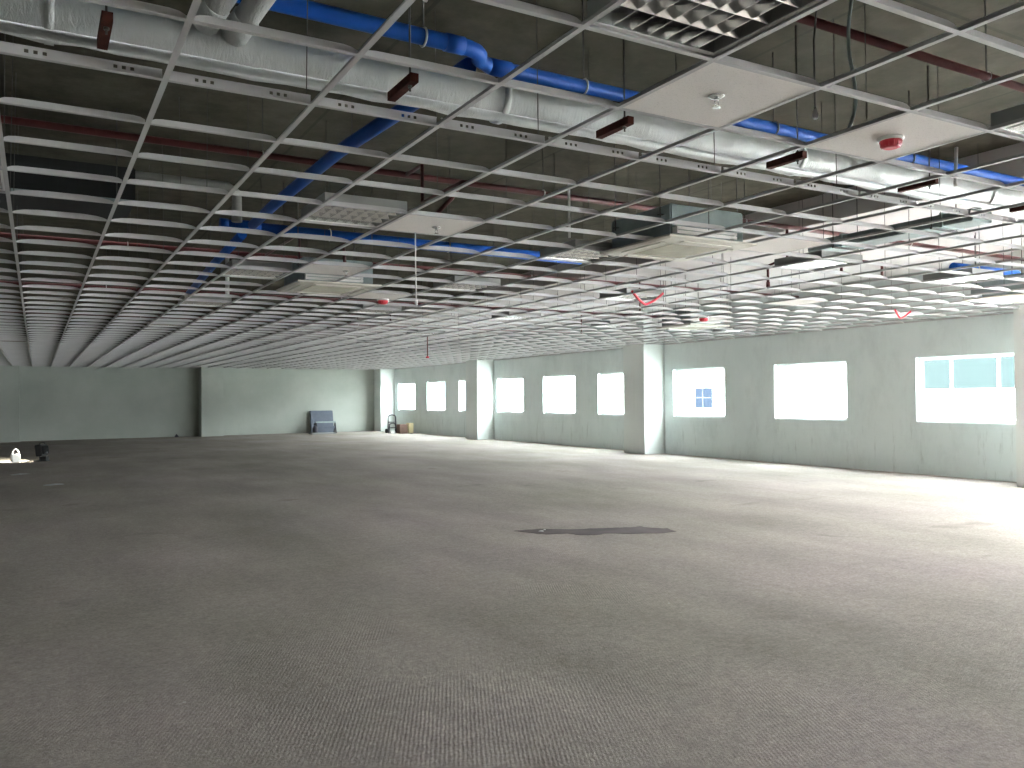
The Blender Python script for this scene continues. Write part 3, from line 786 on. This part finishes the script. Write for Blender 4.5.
L = bpy.data.lights.new('floodlight beam', 'SPOT'); L.energy = 110; L.color = (1, .96, .80); L.spot_size = 1.5; L.spot_blend = .12; L.shadow_soft_size = .06
lo = bpy.data.objects.new('floodlight_beam', L); C.objects.link(lo); lo.location = (-.03, 23.06, .32)
lo.rotation_euler = (Vector((-.85, .50, -.22))).to_track_quat('-Z', 'Y').to_euler()

# board and trestle against the far wall
t = thing('sheet_stack', 'stack of blue grey sheets leaning on the far wall behind a trestle', 'sheets', (10.55, 34.78, 0))
for k in range(3):
    bm = B(); box(bm, -.48 + k * .012, 0, 0, .48 + k * .012, .018, .96 - k * .01, Matrix.Translation((0, -.028 * k, 0)) @ Matrix.Rotation(-.20, 4, 'X')); obj('sheet', bm, 'sheet', t)
t = thing('metal_trestle', 'low metal trestle with a pale top rail in front of the leaning sheets', 'trestle', (10.50, 34.1, 0))
bm = B(); box(bm, -.42, -.04, .44, .42, .04, .50, bevel=.006); obj('top_rail', bm, 'galv', t)
for x_ in (-.40, .40):
    bm = B(); tube(bm, [(x_, -.14, 0), (x_, 0, .44)], .028, 8); tube(bm, [(x_, .14, 0), (x_, 0, .44)], .028, 8); obj('leg', bm, 'darkmetal', t)
bm = B(); box(bm, -.40, -.06, .20, .40, .06, .30); obj('shelf', bm, 'sheet', t)
bm = B(); box(bm, -.5, -.25, 0, .5, .25, .05, bevel=.01); o = tag(obj('floor_board', bm, 'housing'), 'pale board lying flat on the floor before the trestle', 'board'); o.location = (10.17, 33.5, 0)
t = thing('gas_bottle', 'dark bottle standing left of the trestle', 'bottle', (9.97, 33.82, 0))
bm = B(); lathe(bm, [(.10, 0), (.11, .02), (.11, .22), (.08, .29), (.035, .33), (.035, .36)], seg=18); obj('body', bm, 'darkmetal', t)
bm = B(); lathe(bm, [(.03, .36), (.045, .37), (.045, .43), (.03, .45)], seg=12); obj('cap', bm, 'black', t)

# hand truck and cartons under the end windows
t = thing('hand_truck', 'dark tubular hand truck with hooped handles by the end pillar', 'hand truck', (12.83, 32.4, 0), .1)
bm = B(); tube(bm, [(-.19, .1, .05), (-.17, .12, .65)] + [(-.17 + .17 * (1 - math.cos(a)), .12, .65 + .10 * math.sin(a)) for a in [math.pi * k / 8 for k in range(1, 8)]] + [(.17, .12, .65), (.19, .1, .05)], .022, 8)
obj('rear_hoop', bm, 'darkmetal', t)
bm = B(); tube(bm, [(-.26, -.12, .0), (-.22, -.1, .36), (-.14, -.1, .41), (-.02, -.1, .41), (.05, -.1, .36), (.08, -.12, .0)], .022, 8); obj('front_hoop', bm, 'darkmetal', t)
bm = B(); box(bm, -.20, -.15, 0, .22, .12, .03); tube(bm, [(-.19, .1, .22), (.19, .1, .22)], .015, 8); tube(bm, [(-.18, .11, .45), (.18, .11, .45)], .015, 8); obj('toe_plate', bm, 'darkmetal', t)
for x_ in (-.23, .23):
    bm = B(); tube(bm, [(x_ - .025, .16, .09), (x_ + .025, .16, .09)], .09, 16); obj('wheel', bm, 'black', t)
bm = B(); box(bm, -.10, -.06, 0, .10, .06, .12, bevel=.008); o = tag(obj('small_carton', bm, 'paper'), 'small white carton on the floor before the hand truck', 'box'); o.location = (12.6, 31.9, 0)
bm = B(); box(bm, -.17, -.18, 0, .17, .18, .37, bevel=.006); box(bm, -.172, -.03, .369, .172, .03, .3725); o = tag(obj('cardboard_box', bm, 'cardboard'), 'dark brown cardboard box right of the hand truck', 'box'); o.location = (13.0, 31.85, 0)
bm = B(); box(bm, -.10, -.14, 0, .10, .14, .42, bevel=.006); o = tag(obj('tall_carton', bm, 'carton'), 'pale yellow upright carton against the wall beside the brown box', 'box'); o.location = (13.30, 31.75, 0)
